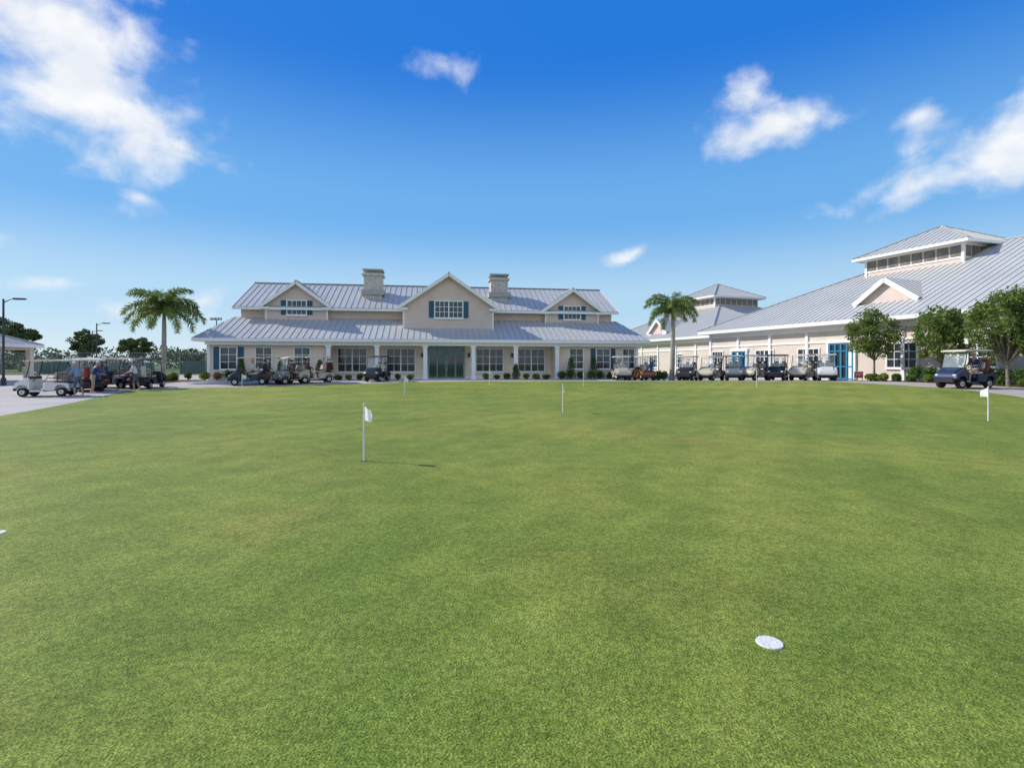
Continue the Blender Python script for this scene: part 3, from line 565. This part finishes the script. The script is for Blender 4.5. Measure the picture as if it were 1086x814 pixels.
# ------------------------------------------------------------------ golfers (skin)
def person(x,y,rz,shirt,shorts,sit=False,z=None,capc=None):
    J=[];Ed=[];Rr=[];T=[]
    def a(p,r,par=None,t=0):
        J.append(p);Rr.append(r);T.append(t);i=len(J)-1
        if par is not None: Ed.append((par,i))
        return i
    pel=a((0,0,.94),(.15,.11),None,2)
    if sit:
        sp=a((-.03,0,1.12),(.14,.1),pel,1);chs=a((-.02,0,1.34),(.16,.11),sp,1);nk=a((.01,0,1.50),(.055,.055),chs);hb=a((.04,0,1.58),(.075,.07),nk);hd=a((.05,0,1.68),(.085,.08),hb);ht=a((.05,0,1.74),(.06,.06),hd,4);hx=.05;hz=1.69
    else:
        sp=a((.05,0,1.12),(.14,.1),pel,1);chs=a((.12,0,1.32),(.16,.11),sp,1);nk=a((.19,0,1.47),(.055,.055),chs);hb=a((.23,0,1.56),(.075,.07),nk);hd=a((.25,0,1.66),(.085,.08),hb);ht=a((.25,0,1.72),(.06,.06),hd,4);hx=.25;hz=1.66
    for s in(-1,1):
        cx=J[chs][0];cz=J[chs][2]
        sh=a((cx+.01,s*.19,cz+.06),(.06,.06),chs,1);el=a((cx+.13,s*.24,cz-.2),(.045,.045),sh,1);wr=a((cx+.34,s*.16,cz-.22 if sit else cz-.29),(.028,.028),el);w=J[wr]
        pm=a((w[0]+.07,s*.14,w[2]-.01),(.035,.018),wr)
        for k,l in enumerate((.06,.075,.07,.055)):
            f1=a((w[0]+.11,s*(.17-.022*k),w[2]-.015),(.009,.009),pm);f2=a((w[0]+.11+l*.6,s*(.17-.022*k),w[2]-.035),(.008,.008),f1);a((w[0]+.11+l*.8,s*(.17-.022*k),w[2]-.07),(.007,.007),f2)
        t1=a((w[0]+.07,s*.1,w[2]-.02),(.01,.01),pm);a((w[0]+.11,s*.085,w[2]-.04),(.008,.008),t1)
        if sit:
            hp=a((.05,s*.1,.9),(.095,.09),pel,2);kn=a((.46,s*.14,.86),(.065,.065),hp,2);an=a((.5,s*.14,.42),(.04,.04),kn);an2=a((.5,s*.14,.38),(.04,.04),an,3);to=a((.68,s*.15,.36),(.038,.03),an2,3)
        else:
            hp=a((0,s*.1,.86),(.095,.09),pel,2);kn=a((.05+.06*s,s*.12,.5),(.062,.062),hp,2);an=a((-.03+.1*s,s*.13,.1),(.04,.04),kn);an2=a((-.05+.1*s,s*.13,.05),(.04,.04),an,3);to=a((.13+.1*s,s*.15,.04),(.038,.03),an2,3)
    me=bpy.data.meshes.new('b');me.from_pydata(J,Ed,[]);ob=bpy.data.objects.new('b',me);COL.objects.link(ob)
    ob.modifiers.new('s','SKIN')
    for i,r in enumerate(Rr): me.skin_vertices[0].data[i].radius=r
    me.skin_vertices[0].data[0].use_root=True
    sb=ob.modifiers.new('u','SUBSURF');sb.levels=2;sb.render_levels=2
    dg=bpy.context.evaluated_depsgraph_get();m2=bpy.data.meshes.new_from_object(ob.evaluated_get(dg));bpy.data.objects.remove(ob)
    for m in(cm('skin',(.45,.26,.18),.5,0),shirt,shorts,cm('shoe_white',(.6,.6,.6),.5,0),cm('hair',(.12,.09,.06),.8,0)): m2.materials.append(m)
    seg=[(Vector(J[p]),Vector(J[q]),0,T[p],T[q]) for p,q in Ed]
    for p in m2.polygons:
        c=p.center;best=9;k=0
        for A,B,t,tp,tq in seg:
            d=B-A;u=max(0,min(1,(c-A).dot(d)/max(d.length_squared,1e-9)));dist=(c-(A+d*u)).length
            if dist<best:
                best=dist;k=tq if u>.5 else tp
                if tp==2 and tq==1:k=2 if u<.25 else 1
                if tp==1 and tq==2:k=2
                if tp==1 and tq==0:k=1 if u<.15 else 0
                if tp==2 and tq==0:k=2 if u<.15 else 0
        p.material_index=k;p.use_smooth=True
    root=empty('golfer',(x,y,gz(x,y) if z is None else z),rz);b=bpy.data.objects.new('body',m2);COL.objects.link(b);b.parent=root
    h=MB();h.sphere((hx,0,hz+.07),(.1,.088,.07),0,14,8);h.prof([(hx+.05,hz+.06),(hx+.19,hz+.04),(hx+.19,hz+.055),(hx+.05,hz+.08)],[-.07,-.05,.05,.07],[.8,1,1,.8],0);h.sphere((hx+.085,0,hz-.015),(.018,.012,.022),1,8,6)
    for s in(-1,1): h.sphere((hx-.005,s*.083,hz-.015),(.022,.012,.03),1,8,6);h.sphere((hx+.07,s*.03,hz+.008),(.009,.011,.008),2,8,6)
    h.beam((hx+.075,-.02,hz-.055),(hx+.075,.02,hz-.055),.008,.008,3)
    h.obj('cap_and_face',[capc or cm('cap_white',(.7,.7,.7),.7,0),cm('skin',(0,0,0)),M_BLK,cm('lips',(.35,.13,.1),.5,0)],parent=root,smooth=40)
SB=cm('shirt_blue',(.2,.3,.45),.8,0);SW=cm('shirt_white',(.65,.65,.65),.8,0);SG=cm('shorts_grey',(.1,.11,.14),.8,0);SK=cm('shorts_khaki',(.4,.33,.23),.8,0);SN=cm('shirt_navy',(.03,.05,.13),.8,0)
person(-22.25,27.1,R(172),SB,SG)
person(-23.2,29.2,R(60),SN,SK)
person(-22.2,31.2,R(200),SW,SG)
def sitter(cx,cy,crz,side,shirt,shorts):
    c_,s_=math.cos(crz),math.sin(crz);lx,ly=-.3,side*.26;x=cx+lx*c_-ly*s_;y=cy+lx*s_+ly*c_;person(x,y,crz,shirt,shorts,True,gz(cx,cy)-.04)
sitter(22.1,25.8,R(192),1,SN,SK)
sitter(-17.9,35.9,R(205),1,SW,SG)

# ------------------------------------------------------------------ sun, sky
sd=Vector((-1.3,.4,.98)).normalized();el=math.asin(sd.z);azr=math.atan2(sd.x,sd.y)
L=bpy.data.lights.new('sun','SUN');L.energy=4.6;L.angle=R(.5);L.color=(1,.95,.88)
lo=bpy.data.objects.new('sun',L);COL.objects.link(lo);lo.rotation_euler=(-sd).to_track_quat('-Z','Y').to_euler()
w=bpy.data.worlds.new('World');S.world=w;w.use_nodes=True;nt=w.node_tree;bg=nt.nodes['Background'];bg.inputs['Strength'].default_value=.1
sky=_n(nt,'ShaderNodeTexSky',sky_type='NISHITA');sky.sun_disc=False;sky.sun_elevation=el;sky.sun_rotation=azr%(2*math.pi);sky.air_density=1.;sky.dust_density=.4;sky.ozone_density=2.5
tc=_n(nt,'ShaderNodeTexCoord');sx=_n(nt,'ShaderNodeSeparateXYZ');nt.links.new(tc.outputs['Generated'],sx.inputs[0])
az=_n(nt,'ShaderNodeMath',operation='ARCTAN2');nt.links.new(sx.outputs['X'],az.inputs[0]);nt.links.new(sx.outputs['Y'],az.inputs[1])
ele=_n(nt,'ShaderNodeMath',operation='ARCSINE');nt.links.new(sx.outputs['Z'],ele.inputs[0])
er=_n(nt,'ShaderNodeMath',operation='DIVIDE');er.inputs[1].default_value=math.pi/2;nt.links.new(ele.outputs[0],er.inputs[0])
rp=_n(nt,'ShaderNodeValToRGB');rp.color_ramp.interpolation='EASE'
while len(rp.color_ramp.elements)<5: rp.color_ramp.elements.new(.5)
for e,(p,c) in zip(rp.color_ramp.elements,((0.,(.66,.82,.93)),(.07,(.47,.72,.94)),(.17,(.16,.46,.90)),(.34,(.010,.20,.76)),(1.,(.01,.12,.5)))): e.position=p;e.color=c+(1,)
nt.links.new(er.outputs[0],rp.inputs['Fac'])
sc=_n(nt,'ShaderNodeVectorMath',operation='SCALE');sc.inputs['Scale'].default_value=10;nt.links.new(rp.outputs['Color'],sc.inputs[0])
hs=_n(nt,'ShaderNodeMix',data_type='RGBA');hs.inputs['Factor'].default_value=.88;nt.links.new(sky.outputs[0],hs.inputs[6]);nt.links.new(sc.outputs[0],hs.inputs[7])
cv=_n(nt,'ShaderNodeCombineXYZ');nt.links.new(az.outputs[0],cv.inputs[0]);nt.links.new(ele.outputs[0],cv.inputs[1])
CL=[(-40,24,9.5,6,-15,1.3),(-35,19.5,5,4.2,-50,1.2),(-45,28,7,4,0,1.2),(-7.3,29.3,5,2.2,0,.45),(26.6,22.1,6.6,2.2,0,1.15),(24.5,24.6,3,2.2,0,1.05),(37.8,15.2,6.2,2.0,8,1.15),(43,17.0,5.5,3.0,12,1.25),(13.0,11.6,4,1.,22,.8),(-41.5,6.5,3.4,1.1,5,.9),(-34,5.3,5.5,1.6,0,1.05),(-35,14.5,3,1,-10,.75),(37.7,20.3,2.8,1.4,5,.75),(-45,10,2,1.4,0,.8),
 (100,35,26,14,0,1.5),(150,30,34,16,0,1.5),(-150,28,34,14,0,1.5),(-100,45,18,9,0,1.1),(120,62,40,9,0,1.1),(179,50,30,8,0,1.2),(175,14,50,7,0,1.3)]  # unseen clouds beside and behind the camera, added as fill light for shaded facades
prev=None
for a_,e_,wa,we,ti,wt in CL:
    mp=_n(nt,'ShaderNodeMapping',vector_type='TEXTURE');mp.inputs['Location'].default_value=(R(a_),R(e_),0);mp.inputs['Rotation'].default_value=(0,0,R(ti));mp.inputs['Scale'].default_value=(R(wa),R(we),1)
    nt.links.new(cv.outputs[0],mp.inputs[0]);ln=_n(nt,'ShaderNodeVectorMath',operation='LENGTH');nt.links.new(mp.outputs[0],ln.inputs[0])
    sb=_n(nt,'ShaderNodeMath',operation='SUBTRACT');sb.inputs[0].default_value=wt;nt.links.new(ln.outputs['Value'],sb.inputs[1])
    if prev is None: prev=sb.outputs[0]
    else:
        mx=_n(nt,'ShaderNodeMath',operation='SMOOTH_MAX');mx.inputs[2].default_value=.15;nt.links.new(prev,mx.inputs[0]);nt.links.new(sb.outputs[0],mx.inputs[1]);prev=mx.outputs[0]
mp=_n(nt,'ShaderNodeMapping');mp.inputs['Scale'].default_value=(1,1,1.3);nt.links.new(tc.outputs['Generated'],mp.inputs[0])
def cnoise(scale,det,rgh,amp,off):
    no=_n(nt,'ShaderNodeTexNoise');no.inputs['Scale'].default_value=scale;no.inputs['Detail'].default_value=det;no.inputs['Roughness'].default_value=rgh;no.inputs['Distortion'].default_value=.2;nt.links.new(mp.outputs[0],no.inputs['Vector'])
    m1=_n(nt,'ShaderNodeMath',operation='MULTIPLY_ADD');m1.inputs[1].default_value=amp;m1.inputs[2].default_value=off;nt.links.new(no.outputs['Fac'],m1.inputs[0]);return m1.outputs[0]
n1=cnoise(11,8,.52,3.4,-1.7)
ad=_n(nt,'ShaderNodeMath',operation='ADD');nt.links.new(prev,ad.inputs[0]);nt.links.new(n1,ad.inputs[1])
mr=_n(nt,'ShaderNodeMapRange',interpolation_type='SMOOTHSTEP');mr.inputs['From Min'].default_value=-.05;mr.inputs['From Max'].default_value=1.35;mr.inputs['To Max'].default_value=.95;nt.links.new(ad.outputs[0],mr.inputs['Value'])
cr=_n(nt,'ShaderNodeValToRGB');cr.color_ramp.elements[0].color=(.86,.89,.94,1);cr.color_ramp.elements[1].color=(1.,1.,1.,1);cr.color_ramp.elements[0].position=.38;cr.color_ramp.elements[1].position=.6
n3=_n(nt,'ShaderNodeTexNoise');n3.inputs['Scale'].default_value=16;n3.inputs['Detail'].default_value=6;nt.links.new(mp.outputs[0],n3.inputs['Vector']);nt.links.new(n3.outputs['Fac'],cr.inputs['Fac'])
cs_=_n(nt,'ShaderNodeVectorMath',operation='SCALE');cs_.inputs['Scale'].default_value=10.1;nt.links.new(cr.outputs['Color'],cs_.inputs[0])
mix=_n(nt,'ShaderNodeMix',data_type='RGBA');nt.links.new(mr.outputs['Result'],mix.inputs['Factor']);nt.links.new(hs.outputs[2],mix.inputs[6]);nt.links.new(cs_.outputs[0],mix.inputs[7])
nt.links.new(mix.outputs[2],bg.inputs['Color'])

# ------------------------------------------------------------------ camera
c=bpy.data.cameras.new('camera');c.lens=18.56;c.sensor_width=36;c.shift_y=-.0193;c.clip_end=9000;c.clip_start=.05
co=bpy.data.objects.new('camera',c);COL.objects.link(co);co.location=(0,0,1.7);co.rotation_euler=(R(90),0,0);S.camera=co
S.view_settings.view_transform='Standard';S.view_settings.look='None';S.view_settings.exposure=0
